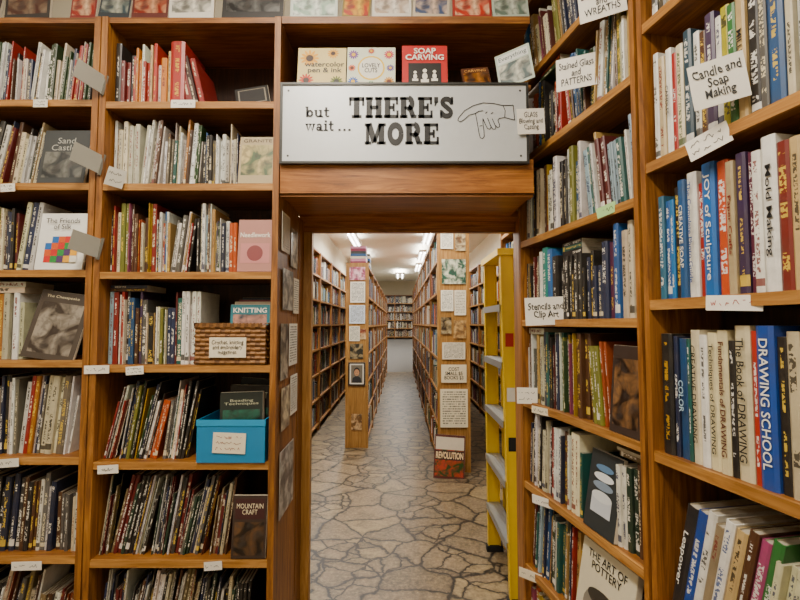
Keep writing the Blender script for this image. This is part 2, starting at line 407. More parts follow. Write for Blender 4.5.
row(b,-1.95,-1.27,1.585,.18,.25,PAL_D,r,.006,.025,**LD)
row(b,-1.95,-1.31,1.275,.2,.25,PAL_W,r,.01,.03,**LD)
row(b,-1.95,-1.10,.948,.2,.27,PAL_W,r,.006,.028,**LD)
row(b,-1.95,-1.10,.623,.18,.26,PAL_DK,r,.008,.03,lean=5,**LD)
row(b,-1.95,-1.10,.30,.18,.26,PAL_DK,r,.005,.02,lean=10,**LD)
b.obj('shelved_books',BOOKM,ML)
GR=hx('3e4243')
cover('craft_book',ML,-1.19,.0,1.892,.165,.205,GR,(),[('Sand\nCastles',.0,.15,.1,.05,hx('b8b8b0'))],10,photo=(-.07,.02,.07,.12,hx('2c2f30'),hx('7b7b74')))
sh=[]
cc=['c9302c','e8b22a','2f6fb0','3c8f4e','e8e4d8','d0641f','553a6b','f0eee8']
for i in range(5):
    for j in range(4): sh.append(rect(-.055+i*.0235,.025+j*.0235,-.032+i*.0235,.048+j*.0235,hx(cc[(i*3+j*5)%8])))
cover('quilting_book',ML,-1.185,-.0,1.587,.165,.205,hx('f0efea'),sh,[('The Friends\nof Silk',0,.165,.12,.04,BLK)],8)
cover('craft_book',ML,-1.215,-.0,1.277,.185,.24,hx('4a4038'),(),[('The Chesapeake',-.01,.22,.12,.012,CRM)],12,roll=8,photo=(-.075,.02,.075,.2,hx('3a2e26'),hx('9c9488')))
cover('craft_book',ML,-.505,.0,1.89,.125,.175,hx('b8a98a'),(),[('GRANITE',0,.16,.1,.012,hx('3c2a1c'))],7,photo=(-.055,.03,.055,.145,hx('5a6a50'),hx('c8b888')))
cover('needlework_book',ML,-.505,.0,1.58,.12,.185,hx('b88a80'),[rect(-.05,.03,.05,.1,hx('c98f8c')),disc(0,.065,.028,hx('8c4a4c'))],[('Needlework',0,.13,.105,.018,WHT,.01)],5)
cover('picture_frame',ML,-.53,.04,2.19,.12,.1,hx('1a1a1a'),[rect(-.05,.012,.05,.088,hx('8a8478')),rect(-.045,.016,.045,.084,hx('2a2a2c'))],(),25,yaw=0,roll=-14)
cover('craft_book',ML,-.51,.0,.614,.115,.2,hx('3a2a22'),[rect(-.05,.125,.05,.19,hx('3e1416'))],[('MOUNTAIN\nCRAFT',0,.157,.09,.035,CRM)],6,photo=(-.05,.01,.05,.115,hx('241c16'),hx('6a5038')))
cover('craft_book',ML,-.5,.0,.294,.11,.16,hx('161616'),(),(),8,scrib=2,sc=CRM)
def basket(M,x0,x1,y0,y1,z0,z1):
    mb=MB(); nr=9; hh=(z1-z0)/nr; cA,cB=hx('946c40'),hx('76522e')
    def side(p0,p1):
        d=Vector(p1)-Vector(p0); L=d.length; d/=L; nn=Vector((d.y,-d.x))
        k=int(L/.016); st=L/k
        for j in range(nr):
            zz=z0+j*hh
            for i in range(k):
                out=.004 if (i+j)%2 else .0
                a=Vector(p0)+d*(i*st); e=Vector(p0)+d*((i+1)*st)
                pts=[]
                for q in (a,e):
                    for o_,zo in ((out*.4,0),(out+.0025,hh*.5),(out*.4,hh*.97)):
                        w=q+nn*(o_); pts.append((w.x,w.y,zz+zo))
                m=(a+e)/2+nn*(out+.004); b0=len(mb.v); mb.v+=pts+[(m.x,m.y,zz+hh*.5)]
                col=cA if (i*7+j*3)%4 else cB
                for f in ((0,3,6,1),(3,4,6),(4,5,2,6),(1,6,2)): mb.face([b0+v for v in f],col)
        a=Vector(p0)-nn*.003; e=Vector(p1)-nn*.003
        mb.poly([(a.x,a.y,z0),(e.x,e.y,z0),(e.x,e.y,z1),(a.x,a.y,z1)],cB)
        for t in range(int(L/.012)):
            a=Vector(p0)+d*(t*.012); e=Vector(p0)+d*min(L,(t*.012+.014))
            lo=(a+nn*.007,e+nn*.007); hi=(a-nn*.006,e-nn*.006)
            mb.poly([(lo[0].x,lo[0].y,z1-.008),(lo[1].x,lo[1].y,z1-.004),(lo[1].x,lo[1].y,z1+.008),(lo[0].x,lo[0].y,z1+.004)],cA if t%2 else cB)
            mb.poly([(lo[0].x,lo[0].y,z1+.004),(lo[1].x,lo[1].y,z1+.008),(hi[1].x,hi[1].y,z1+.008),(hi[0].x,hi[0].y,z1+.004)],cA if t%2 else cB)
    side((x0,y0),(x1,y0)); side((x1,y0),(x1,y1)); side((x1,y1),(x0,y1)); side((x0,y1),(x0,y0))
    mb.poly([(x0,y0,z0+.002),(x1,y0,z0+.002),(x1,y1,z0+.002),(x0,y1,z0+.002)],cB)
    return mb.obj('wicker_basket',CARD,M)
basket(ML,-.70,-.46,-.005,.2,1.26,1.395)
label(ML,-.585,-.0165,1.285,.125,.068,'Crochet, knitting\nand embroidery\nmagazines')
for i,(c,t,zz) in enumerate((('3f7f8a','KNITTING',.0),('c8bca8','',.012),('8a3a50','',.02),('2a3a4a','',.03))):
    cover('knitting_magazine',ML,-.535+.003*i,.045+.03*i,1.268,.14,.2+zz,hx(c),[rect(-.065,.15,.065,.19,hx('d8c8a8'))] if i%2 else (),[(t,0,.18+zz*.5,.12,.018,WHT,.02)] if t else (),4,th=.006,photo=(-.06,.02,.06,.165,hx('2a4a58'),hx('c89a8a')))
mb=MB(); x0,x1,y0,y1,z0,z1=-.685,-.455,-.012,.2,.933,1.075; BC=hx('3088b4')
mb.box(x0,x1,y0,y0+.004,z0,z1,BC); mb.box(x0,x1,y1-.004,y1,z0,z1,BC); mb.box(x0,x0+.004,y0+.004,y1-.004,z0,z1,BC); mb.box(x1-.004,x1,y0+.004,y1-.004,z0,z1,BC); mb.box(x0+.004,x1-.004,y0+.004,y1-.004,z0,z0+.004,BC)
mb.box(x0-.002,x1+.002,y0-.002,y0,z1-.02,z1+.001,hx('3a9cc8'))
mb.obj('blue_storage_box',CARD,ML)
label(ML,-.575,-.0165,.965,.11,.068,'~3',hx('8a2020'))
for i,(c,t) in enumerate((('1d2a24','Beading\nTechniques'),('2a2420','HANDICRAFT'),('14202a','Finishing'))):
    cover('craft_book',ML,-.55+.008*i,.03+.045*i,.945,.15,.215+.018*i,hx(c),(),[(t,0,.18+.018*i,.12,.022,hx('c8c8b0'))],5,roll=-2+i*3,th=.02,photo=(-.065,.02,.065,.155,hx('1a241e'),hx('3c6a5a')))
for (x,z,w,nl) in ((-.76,2.163,.085,1),(-1.03,1.238,.085,1),(-.9,1.235,.06,2),(-1.26,2.165,.05,2),(-1.36,1.865,.05,2),(-1.33,.925,.1,1),(-.98,.905,.07,1),(-1.24,.59,.1,1),(-.62,.59,.06,1),(-1.3,.27,.07,1)):
    label(ML,x,-.012,z-.008,w,.028,'~%d'%nl,roll=-3)
for (x,z) in ((-1.045,2.205),(-1.045,1.92),(-1.04,1.625)):
    mb=MB(); mb.box(-.095,0,0,.0015,0,.068,hx('a09e94')); mb.box(-.004,.004,-.004,.006,-.005,.073,hx('7a7870'))
    mb.obj('plastic_divider_card',CARD,ML@T(x,-.012,z)@Matrix.Rotation(rad(62),4,'Z')@Matrix.Rotation(rad(12),4,'Y'))
label(ML,-.985,-.03,1.87,.055,.065,'~2',yaw=25,roll=12,col=hx('b8b4a8'))
for (x,w,c,pa,pb,ro) in ((-1.52,.15,'3a2420','3a1a18','a08a70',5),(-1.34,.16,'2e2a28','4a2a22','8a7a68',-3),(-1.14,.09,'7a2420','8a2a20','d8c0a0',0),(-1.03,.11,'28323a','3a4a50','b8b8a8',3),(-.9,.13,'5a2018','7a2a1c','c8a080',0),(-.75,.16,'d4d0c8','7a7a74','e0dcd0',-2),(-.53,.22,'141416','141416','6a6a68',0),(-.31,.17,'d0d8d0','9ab0a0','e8ece4',0),(-.16,.1,'8a7a3a','a8402a','e0c050',4),(-.03,.14,'dcd8d0','b8a898','ece8e0',0),(.11,.13,'c8bca8','4a5a78','e0c8b0',3),(.26,.14,'9a2a20','b04030','e8d0b0',0),(.4,.13,'b8c4b8','6a7a70','d8dcd0',-3)):
    cover('display_book',ML,x,.01,2.494,w,.2,hx(c),[rect(-w*.5,0,w*.5,rs.uniform(.006,.03),hx(c))],(),6,roll=ro,photo=(-w*.44,.012,w*.44,.18,hx(pa),hx(pb)))
# ================================================================ OVER-DOOR SHELF + SIGN
mb=MB()
mb.box(-.42,.462,0,.30,2.225,2.243,mi=0); mb.box(-.42,.462,0,.30,2.47,2.49,mi=0); mb.box(-.42,.462,-.004,0,2.466,2.492,mi=0)
mb.box(-.42,.462,.30,.315,1.88,2.49,mi=1)
mb.obj('over_door_shelf',[WH,WBACK],ML)
def flower(x,z,R,pc,cc,n=12):
    out=[]
    for i in range(n):
        a=2*math.pi*i/n; d=(math.cos(a),math.sin(a)); p=(-d[1],d[0])
        out.append(([(x+d[0]*R*.3+p[0]*R*.14,z+d[1]*R*.3+p[1]*R*.14),(x+d[0]*R*.3-p[0]*R*.14,z+d[1]*R*.3-p[1]*R*.14),(x+d[0]*R*.8-p[0]*R*.12,z+d[1]*R*.8-p[1]*R*.12),(x+d[0]*R,z+d[1]*R),(x+d[0]*R*.8+p[0]*R*.12,z+d[1]*R*.8+p[1]*R*.12)],pc))
    out.append(disc(x,z,R*.38,cc)); return out
def cover2(name,M,x,y,z,w,h,col,fl,texts,tilt=8,th=.015):
    o=cover(name,M,x,y,z,w,h,col,(),texts,tilt,th=th)
    mb=MB()
    for pts,c,l in fl: mb.poly([(p,-.0005-.0002*l,q) for p,q in pts],c)
    k=mb.obj('cover_art',CARD,Matrix.Identity(4),o); return o
def lay(fs): return [(p,c,2 if len(p)>6 else 1) for p,c in fs]
cover2('watercolor_book',ML,-.285,.03,2.245,.175,.168,hx('e6d49a'),lay(flower(-.045,.125,.036,hx('e8b010'),hx('3a1e0c'))+flower(.04,.145,.022,hx('e8b010'),hx('3a1e0c'))+flower(-.055,.035,.028,hx('c84a2a'),hx('3a1e0c'))+flower(.055,.03,.024,hx('6a7a2a'),hx('2a2a0c'))),
      [('watercolor\npen & ink',.01,.085,.145,.05,BLK,.015)])
cover2('flower_painting_book',ML,-.105,.03,2.245,.175,.17,hx('e8ecd8'),[(*disc(0,.085,.05,hx('f0d040')),0),(*disc(0,.085,.044,hx('f2f0e4')),1)]+lay(flower(-.065,.14,.02,hx('7a3a9a'),hx('e8c030'))+flower(.065,.14,.02,hx('d03a5a'),hx('e8c030'))+flower(-.065,.03,.02,hx('3a6ac0'),hx('e8c030'))+flower(.065,.03,.02,hx('d09a20'),hx('6a3010'))+flower(0,.155,.013,hx('c04030'),hx('e8c030'))+flower(0,.018,.015,hx('3a8a30'),hx('e8c030'))+flower(-.07,.085,.015,hx('e07020'),hx('603010'))+flower(.07,.085,.015,hx('6040a0'),hx('e8c030'))),
      [('LOVELY\nCUTS',0,.085,.066,.038,BLK,.015)])
def carve(x,s): return [disc(x,.05,.006*s,WHT,10,.009*s),disc(x,.05+.014*s,.005*s,WHT,10),rect(x-.009*s,.05-.016*s,x+.009*s,.05-.008*s,WHT)]
cover('soap_carving_book',ML,.09,.03,2.245,.165,.178,hx('c01c18'),[rect(-.06,.018,.06,.105,BLK)]+carve(-.035,1.2)+carve(0,1.6)+carve(.035,1.3),
      [('SOAP\nCARVING',0,.14,.14,.05,WHT,.025)],8,th=.015)
cover('wood_carving_book',ML,.285,.03,2.245,.1,.105,hx('5a3218'),(),[('CARVING',0,.09,.08,.012,hx('e0b070'))],20,roll=-6,photo=(-.045,.005,.045,.08,hx('3a1e0e'),hx('b07a40')))
cover('craft_pamphlet',ML,.415,.0,2.247,.125,.15,hx('c8d4c8'),[rect(-.055,.105,.055,.14,hx('e8ece8'))],[('Everything',0,.122,.1,.024,hx('1c4a4a'),.0)],10,yaw=-28,roll=-10,th=.003,photo=(-.055,.01,.055,.1,hx('5a6a6a'),hx('d8d8c8')))
label(ML,.455,-.026,2.055,.095,.09,'GLASS\nBlowing and\nCasting',roll=-2)
# ---- sign
SW,SH=.85,.272
MS=T(-.41,1.535,1.962)
mb=MB()
mb.box(0,SW,0,.012,0,SH,mi=0)
for q in ((-.008,SW+.008,-.008,0),(-.008,SW+.008,SH,SH+.008)): mb.box(q[0],q[1],-.005,.014,q[2],q[3],mi=1)
mb.box(-.008,0,-.005,.014,0,SH,mi=1); mb.box(SW,SW+.008,-.005,.014,0,SH,mi=1)
for (sx,sz) in ((.02,.02),(.83,.02),(.02,.252),(.83,.252)):
    mb.poly([(sx+.004*math.cos(i*.785),-.001,sz+.004*math.sin(i*.785)) for i in range(8)],BLK,1)
sign=mb.obj('hanging_sign',[solid('sign_silver',hx('cccfd0'),.4,.2),solid('sign_frame',hx('4a4a48'),.4,.5)],MS)
L=MB()
def R_(x0,y0,x1,y1,ox,oz,s,sx=1): L.poly([(ox+x0*s*sx,-.0015,oz+y0*s),(ox+x1*s*sx,-.0015,oz+y0*s),(ox+x1*s*sx,-.0015,oz+y1*s),(ox+x0*s*sx,-.0015,oz+y1*s)],BLK)
def ST(pts,w,ox,oz,s,sx=1,yy=-.0015):
    n=len(pts); nn=[]
    for i in range(n):
        a=pts[max(0,i-1)]; c=pts[min(n-1,i+1)]
        if pts[0]==pts[-1]:
            if i==0 or i==n-1: a=pts[-2]; c=pts[1]
        dx,dz=c[0]-a[0],c[1]-a[1]; l=math.hypot(dx,dz) or 1; nn.append((-dz/l,dx/l))
    ww=w if isinstance(w,(list,tuple)) else [w]*n
    for i in range(n-1):
        q=[]
        for k,sg in ((i,1),(i+1,1),(i+1,-1),(i,-1)):
            q.append((ox+(pts[k][0]+nn[k][0]*sg*ww[k]/2)*s*sx,yy,oz+(pts[k][1]+nn[k][1]*sg*ww[k]/2)*s))
        L.poly(q[::-1],BLK)
def arc(cx,cy,rx,ry,a0,a1,n=12): return [(cx+rx*math.cos(rad(a0+(a1-a0)*i/n)),cy+ry*math.sin(rad(a0+(a1-a0)*i/n))) for i in range(n+1)]
G={
'T':(.96,[(0,.82,.96,1),(.3,0,.66,1),(.17,0,.79,.14),(0,.58,.14,1),(.82,.58,.96,1)],[]),
'H':(1.08,[(.07,0,.42,1),(.66,0,1.01,1),(.3,.42,.8,.59),(0,0,.49,.14),(.59,0,1.08,.14),(0,.86,.49,1),(.59,.86,1.08,1)],[]),
'E':(.94,[(.07,0,.42,1),(0,0,.94,.15),(0,.85,.91,1),(.36,.43,.64,.58),(.56,.31,.7,.70),(.8,0,.94,.36),(.77,.64,.91,1)],[]),
'R':(1.06,[(.07,0,.42,1),(0,0,.5,.14),(0,.86,.6,1),(.3,.41,.6,.55),(.72,0,1.06,.14)],[(arc(.57,.70,.21,.22,90,-90),.3),([(.52,.5),(.68,.42),(.76,.25),(.84,.06)],.3)]),
'S':(.86,[(.0,0,.14,.38),(.7,.64,.84,1)],[([(.76,.7)]+arc(.42,.74,.28,.16,30,200,8)+arc(.42,.26,.28,.17,40,-150,8)+[(.08,.28)],.25)]),
'M':(1.3,[(.08,0,.28,1),(.86,0,1.2,1),(0,0,.4,.14),(.74,0,1.3,.14),(0,.86,.36,1),(.9,.86,1.3,1)],[([(.26,.98),(.6,.1)],.34),([(.6,.1),(.96,.98)],.22)]),
'O':(1.04,[],[(arc(.52,.5,.35,.41,0,360,24),.3)]),
"'":(.32,[(.03,.72,.28,1)],[([(.15,.78),(.08,.56)],[.2,.06])]),
'b':(.76,[(.06,0,.27,1.05),(0,.92,.2,1.05)],[(arc(.42,.36,.22,.27,0,360,16),.2)]),
'u':(.82,[(.06,.2,.27,.72),(0,.6,.25,.72),(.5,0,.71,.72),(.42,.6,.6,.72),(.5,0,.82,.13)],[(arc(.36,.2,.18,.12,180,360,8),.17)]),
't':(.56,[(.12,.15,.33,.98),(0,.59,.52,.72)],[(arc(.36,.17,.13,.1,180,350,6),.16)]),
'w':(1.04,[(0,.61,.32,.72),(.36,.61,.68,.72),(.74,.61,1.04,.72)],[([(.13,.7),(.31,.04),(.52,.66),(.73,.04),(.91,.7)],.19)]),
'a':(.74,[(.42,.05,.62,.5),(.42,0,.76,.13)],[([(.1,.58)]+arc(.34,.5,.18,.15,140,0,6),.17),(arc(.28,.22,.18,.14,0,360,12),.17)]),
'i':(.44,[(.11,0,.32,.72),(.02,.59,.32,.72),(0,0,.44,.13),(.1,.84,.33,1.04)],[]),
'.':(.4,[(.08,0,.3,.2)],[]),' ':(.2,[],[])}
def slab(s,x0,z0,w,h):
    tot=sum(G[c][0]+.07 for c in s)-.07; sx=w/(tot*h); x=0
    for c in s:
        wd,rs_,sts=G[c]
        for q in rs_: R_(q[0],q[1],q[2],q[3],x0+x*h*sx,z0,h,sx)
        for p,k in sts: ST(p,k,x0+x*h*sx,z0,h,sx)
        x+=wd+.07
slab("THERE'S",.232,.154,.365,.075); slab("MORE",.287,.06,.258,.075)
slab("but",.08,.157,.085,.036); slab("wait",.08,.108,.1,.036); slab("...",.192,.108,.05,.036)
hand=[[(0,.075),(.02,.1),(.05,.118),(.085,.128),(.12,.126),(.155,.118),(.19,.12)],
 [(0,.075),(-.004,.066),(.004,.06),(.016,.066),(.036,.084),(.058,.09)],
 [(.058,.09),(.062,.07),(.066,.045),(.07,.02),(.074,.004),(.082,0),(.088,.008),(.087,.03),(.084,.055),(.084,.072)],
 [(.084,.072),(.092,.052),(.1,.036),(.108,.034),(.112,.042),(.106,.058),(.1,.074)],
 [(.108,.05),(.118,.034),(.126,.034),(.129,.042),(.122,.058),(.116,.072)],
 [(.125,.05),(.134,.04),(.141,.042),(.142,.05),(.136,.064),(.14,.072),(.16,.076),(.195,.066)],
 [(.19,.12),(.195,.066)],[(.058,.09),(.07,.098),(.085,.1)],[(.072,.045),(.082,.047)],[(.092,.09),(.1,.096)],[(.112,.088),(.12,.094)],[(.155,.118),(.162,.1),(.16,.076)]]
for p in hand: ST(p,.0026,.615,.08,1)
L.obj('lettering',solid('sign_ink',BLK,.5),Matrix.Identity(4),sign)
MP=T(-.419,1.55,0)@Matrix.Rotation(rad(90),4,'Z')
def poster(M,x0,x1,z0,z1,c,t,mat,name='wall_poster',y=-.002):
    mb=MB(); mb.box(x0,x1,y,y+.0012,z0,z1,c,mi=1)
    mb.poly([(x0,y-.0003,z0),(x1,y-.0003,z0),(x1,y-.0003,z1),(x0,y-.0003,z1)],c,0,t,[(0,0),(1,0),(1,1),(0,1)])
    return mb.obj(name,[mat,CARD],M)
for (a,b_,c,d,k,t,m) in ((.03,.14,1.66,1.8,'f0ead8','2a2a2a',PRINT),(.16,.27,1.62,1.77,'6a5a48','d8ccb0',PHOTO),(.05,.2,1.45,1.6,'5a5a58','c8c4b8',PHOTO),(.21,.3,1.44,1.58,'e8e0cc','3a3a3a',PRINT),(.03,.13,1.2,1.4,'4a4642','c8c0b0',PHOTO),(.15,.28,1.24,1.4,'f0ece0','2a2a2a',PRINT),(.05,.17,1.02,1.17,'8a7a6a','e8dcc0',PHOTO),(.18,.29,1.05,1.2,'f0ece0','303030',PRINT),(.04,.24,.72,.95,'c8c4bc','7a7470',PHOTO)):
    poster(MP,a,b_,c,d,hx(k),hx(t),m)
# ================================================================ RIGHT BOOKCASES
MR=T(.608,1.117,0)@Matrix.Rotation(math.atan2(-.982,.187),4,'Z')
ZA=[.175,.485,.795,1.104,1.414,1.723,2.047,2.357]; ZB=[.06,.38,.74,1.096,1.457,1.794,2.15]
case('bookcase',MR,-.67,-.018,.22,ZA,2.66,pw=.025)
case('bookcase',MR,.018,.95,.22,ZB,2.66,pw=.025)
b=MB(); r=random.Random(11); RD=dict(y=.012,dmax=.17)
AX=-.66
row(b,AX,-.03,2.357,.18,.25,PAL_D,r,.006,.025,lean=-8,**RD)
row(b,AX,-.03,2.047,.19,.26,PAL_D,r,.006,.03,**RD)
row(b,AX,-.03,1.723,.19,.26,PAL_D,r,.008,.03,**RD)
row(b,AX,-.55,1.414,.18,.24,PAL_DK,r,.008,.03,slight=0,**RD)
x=-.55
for c,t,h in (('eceae2',.02,.25),('2a8c84',.035,.26),('3a6fa8',.03,.25),('1c1c1e',.04,.22)): b.book(x,.01,1.414,t,h,.17,hx(c),WHT,0,x*3); x+=t+.001
row(b,-.42,-.2,1.414,.16,.21,[('1c1c1e',5),('1f5f5a',2),('3c3a38',4),('23304f',3)],r,.012,.03,slight=0,**RD)
row(b,-.2,-.03,1.414,.22,.27,PAL_B,r,.008,.028,slight=0,**RD)
row(b,AX,-.17,1.104,.2,.265,PAL_D,r,.005,.02,**RD)
row(b,AX,-.30,.795,.2,.265,PAL_W,r,.008,.024,lean=4,**RD)
row(b,AX,-.34,.485,.2,.265,PAL_D,r,.006,.02,lean=4,**RD)
row(b,AX,-.05,.175,.18,.25,PAL_D,r,.008,.03,**RD)
b.obj('shelved_books',BOOKM,MR)
b=MB(); texts=[]
def spec(x,z,lst,lean=0,y=.01):
    a=rad(lean)
    for (t,h,c,tx,tc) in lst:
        cc=hx(c); tcc=hx(tc)
        if tx:
            b.book(x,y+r.uniform(0,.008),z,t-.0006,h,.18,cc,cc,a,r.random()*3)
            texts.append((x,y,z,t,h,tx,tcc,a))
        else: b.book(x,y+r.uniform(0,.012),z,t-.0006,h,.18,cc,tcc,a,r.random()*3)
        x+=t/math.cos(a)
    return x
x=spec(.035,1.794,[(.016,.27,'e8e6de','','1a1a1a'),(.02,.25,'c8b898','','7c1a18'),(.018,.26,'eceae2','CANDLES','1a1a1a'),(.014,.24,'a3261f','','f0eee8'),(.02,.25,'e2d8bc','','3d5a34'),(.022,.27,'2b4a5a','','f0eee8'),(.016,.255,'eceae2','','1a1a1a'),(.018,.245,'5a3a24','','e3c766'),(.024,.27,'4a3a5a','','f0eee8'),(.015,.25,'eceae2','','1f2f5c'),(.02,.26,'b7b03a','','1a1a1a'),(.018,.25,'3d7a44','','f0eee8'),(.02,.26,'c8b184','MILLINERY','1a1a1a'),(.024,.25,'1c1c1e','','f0eee8')])
row(b,x,.94,1.794,.22,.28,PAL_D,r,.01,.03,**RD)
x=spec(.035,1.457,[(.018,.25,'3a6f88','','f0eee8'),(.014,.235,'1d5f9c','','f0eee8'),(.012,.235,'2a7fb8','','f0eee8'),(.02,.26,'1c1c1e','','e3c766'),(.02,.27,'205a8c','CREATIVE SOAP','f0eee8'),(.026,.28,'eceae2','The Complete Photo Guide','1f4f8c'),(.018,.25,'a3261f','','f0eee8'),(.032,.285,'1f6fb4','JOY of Sculpture','f0eee8'),(.026,.28,'c85a24','','f0eee8'),(.018,.27,'b8a888','Paper Crafts','7c1a18'),(.022,.28,'3c2a50','','e3c766'),(.016,.275,'5e1b3e','','f0eee8'),(.018,.27,'eceae2','','7c1a18'),(.028,.29,'f0eee8','Mold Making','1a1a1a'),(.022,.27,'7a2a22','','e3c766'),(.02,.27,'c9b184','','1a1a1a')])
row(b,x,.94,1.457,.23,.29,PAL_B,r,.012,.03,**RD)
x=spec(.035,1.096,[(.034,.28,'16181c','','c9a040'),(.012,.275,'23304f','','f0eee8'),(.026,.27,'1d4f7c','COLOR','b8d0e0'),(.01,.27,'1f5f5a','','f0eee8'),(.024,.29,'e2d8bc','CREATIVE DRAWING','1a1a1a'),(.02,.28,'f0eee8','','1a1a1a'),(.026,.285,'e6dcb8','Techniques of DRAWING','1a1a1a'),(.024,.29,'dcd2b0','Fundamentals of DRAWING','5a1a18'),(.014,.27,'1c1c1e','','f0eee8'),(.032,.3,'d8ceb0','The Book of DRAWING','1a1a1a'),(.014,.29,'b03a2c','','f0eee8'),(.034,.3,'1f4f9c','DRAWING SCHOOL','f0eee8'),(.02,.28,'23201e','','e3c766'),(.022,.29,'c8bca0','','1a1a1a')])
row(b,x,.94,1.096,.24,.31,PAL_W,r,.014,.034,**RD)
x=spec(.035,.74,[(.03,.26,'2a2a2e','Leapower','f0eee8'),(.024,.26,'1f4f9c','','f0eee8'),(.022,.27,'eceae2','','1a1a1a'),(.02,.25,'9a8c74','','7c1a18'),(.022,.27,'f0eee8','','1f4f8c'),(.024,.26,'c9b184','','1a1a1a'),(.02,.27,'5a3a24','','f0eee8'),(.02,.26,'a8507a','','f0eee8'),(.022,.27,'3d7a44','','f0eee8')],lean=13)
row(b,x,.94,.74,.22,.27,PAL_W,r,.014,.03,lean=13,**RD)
row(b,.035,.94,.38,.22,.3,PAL_W,r,.01,.03,clear=.33,**RD)
row(b,.035,.94,.06,.2,.26,PAL_D,r,.01,.03,**RD)
row(b,.035,.94,2.15,.2,.28,PAL_D,r,.01,.03,**RD)
ob=b.obj('shelved_books',BOOKM,MR)
for (x,y,z,t,h,tx,tc,a) in texts:
    Rr=Matrix(((0,1,0,0),(0,0,-1,0),(-1,0,0,0),(0,0,0,1)))
    lift=t*math.sin(a) if a>0 else 0
    Lm=T(x,y-.0008,z+lift)@Matrix.Rotation(a,4,'Y')@T(t/2,0,h*.52)@Rr
    text(tx,min(h*.8,len(tx)*t*.55),t*.5,tc,Lm,ob,bold=.01)
def rl(s,off,z,w,h,body,yaw,roll=0,c=BLK,**k):
    label(MR,s,off,z,w,h,body,c,yaw=yaw,roll=roll,**k)
rl(.262,-.03,1.828,.092,.092,'Candle and\nSoap\nMaking',50,-7,bold=.014)
rl(.22,-.016,1.75,.08,.045,'~2',22,-14)
rl(.25,-.012,1.425,.1,.03,'~1',15,0,c=hx('a82020'))
rl(-.225,-.03,2.115,.115,.1,'Stained Glass\nand\nPATTERNS',55,0,bold=.012)
rl(-.09,-.03,2.245,.12,.1,'Dried Florals\nand\nWREATHS',55,-4,bold=.01)
rl(-.43,-.03,1.395,.135,.095,'Stencils and\nClip Art',68,-2,thh=.62,bold=.014)
rl(-.60,-.02,1.1,.075,.06,'~2',70,0)
rl(-.5,-.012,1.078,.1,.025,'~1',20,0)
rl(-.12,-.012,1.7,.06,.03,'~1',20,-8,col=hx('b8dca0'))
rl(-.5,-.012,.762,.1,.03,'~1',25,0)
rl(-.6,-.012,.455,.1,.035,'~1',40,0)
cover('ceramics_book',MR,-.215,.0,.799,.14,.225,hx('2e3436'),[rect(-.045,.05,.045,.1,hx('c8ccd0')),disc(0,.1,.045,hx('d8dada'),18,.015),disc(0,.13,.045,hx('8a98a8'),18,.012),disc(0,.155,.045,hx('e4e6e6'),18,.012),disc(0,.18,.04,hx('6a88a8'),18,.01)],(),10,th=.015)
b=MB(); row(b,-.15,-.03,.795,.18,.24,PAL_DK,r,.01,.03,slight=0,**RD); row(b,-.33,-.03,.485,.16,.2,PAL_DK,r,.01,.03,slight=0,y=.07,dmax=.12); b.obj('shelved_books',BOOKM,MR)
cover('pottery_book',MR,-.2,-.02,.489,.235,.26,hx('d8d0b8'),[disc(0,.09,.085,hx('8a8478'),24,.06),disc(0,.125,.068,hx('3a362e'),24,.024)],[('THE ART OF\nPOTTERY',0,.215,.17,.05,BLK,.01)],10,th=.02)
cover('art_book',MR,-.09,.0,1.106,.12,.235,hx('3a2a22'),(),(),5,photo=(-.05,.02,.05,.2,hx('2a1c14'),hx('8a6a4a')))
# ================================================================ BACK ROOM
def rowset(M,x0,x1,zs,r,pal,y=.02,dm=.17):
    b=MB()
    for z in zs: row(b,x0,x1,z,.17,.27,pal,r,.012,.04,y=y,dmax=dm,simple=True,slight=.2)
    b.obj('shelved_books',BOOKM,M)
zs7=[.1,.43,.75,1.07,1.39,1.71,2.03]; zs6=[.1,.42,.74,1.06,1.38,1.72]
r=random.Random(3)
def postsx(x0,x1,n=7): return [x0+(x1-x0)*i/n for i in range(1,n)]
MA=T(-1.07,0,0)@Matrix.Rotation(rad(90),4,'Z')
case('bookcase',MA,2.1,12.9,.28,zs7,2.35,postsx(2.1,12.9,11)); rowset(MA,2.15,12.85,zs7,r,PAL_D)
MB2=T(-.37,0,0)@Matrix.Rotation(rad(90),4,'Z')
case('bookcase',MB2,5.22,12.9,.12,zs6,2.08,postsx(5.2,12.9,8)); rowset(MB2,5.25,12.85,zs6,r,PAL_D,.005,.1)
MB3=T(-.61,0,0)@Matrix.Rotation(rad(-90),4,'Z')
case('bookcase',MB3,-12.9,-5.22,.119,zs6,2.08,()); rowset(MB3,-12.85,-5.25,zs6,r,PAL_D,.005,.1)
MC=T(.367,0,0)@Matrix.Rotation(rad(-90),4,'Z')
case('bookcase',MC,-12.9,-4.38,.145,zs7,2.35,postsx(-12.9,-4.38,8)); rowset(MC,-12.85,-4.41,zs7,r,PAL_D,.005,.1)
MC2=T(.657,0,0)@Matrix.Rotation(rad(90),4,'Z')
case('bookcase',MC2,4.38,12.9,.144,zs7,2.35,()); rowset(MC2,4.41,12.85,zs7,r,PAL_D,.005,.1)
MD=T(1.25,0,0)@Matrix.Rotation(rad(-90),4,'Z')
case('bookcase',MD,-12.9,-3.3,.28,zs7,2.35,postsx(-12.9,-3.3,10)); rowset(MD,-12.85,-3.32,zs7,r,PAL_D)
ME=T(.74,0,0)@Matrix.Rotation(rad(-90),4,'Z')
case('bookcase',ME,-3.25,-2.03,.28,zs7,2.3); rowset(ME,-3.23,-2.06,zs7,r,PAL_B)
MF=T(0,17.3,0)
case('bookcase',MF,-.9,1.1,.3,[.9,1.22,1.54,1.86,2.18],2.5,(-.2,.5),bottom=.8); rowset(MF,-.88,1.08,[.9,1.22,1.54,1.86,2.18],r,PAL_DK)
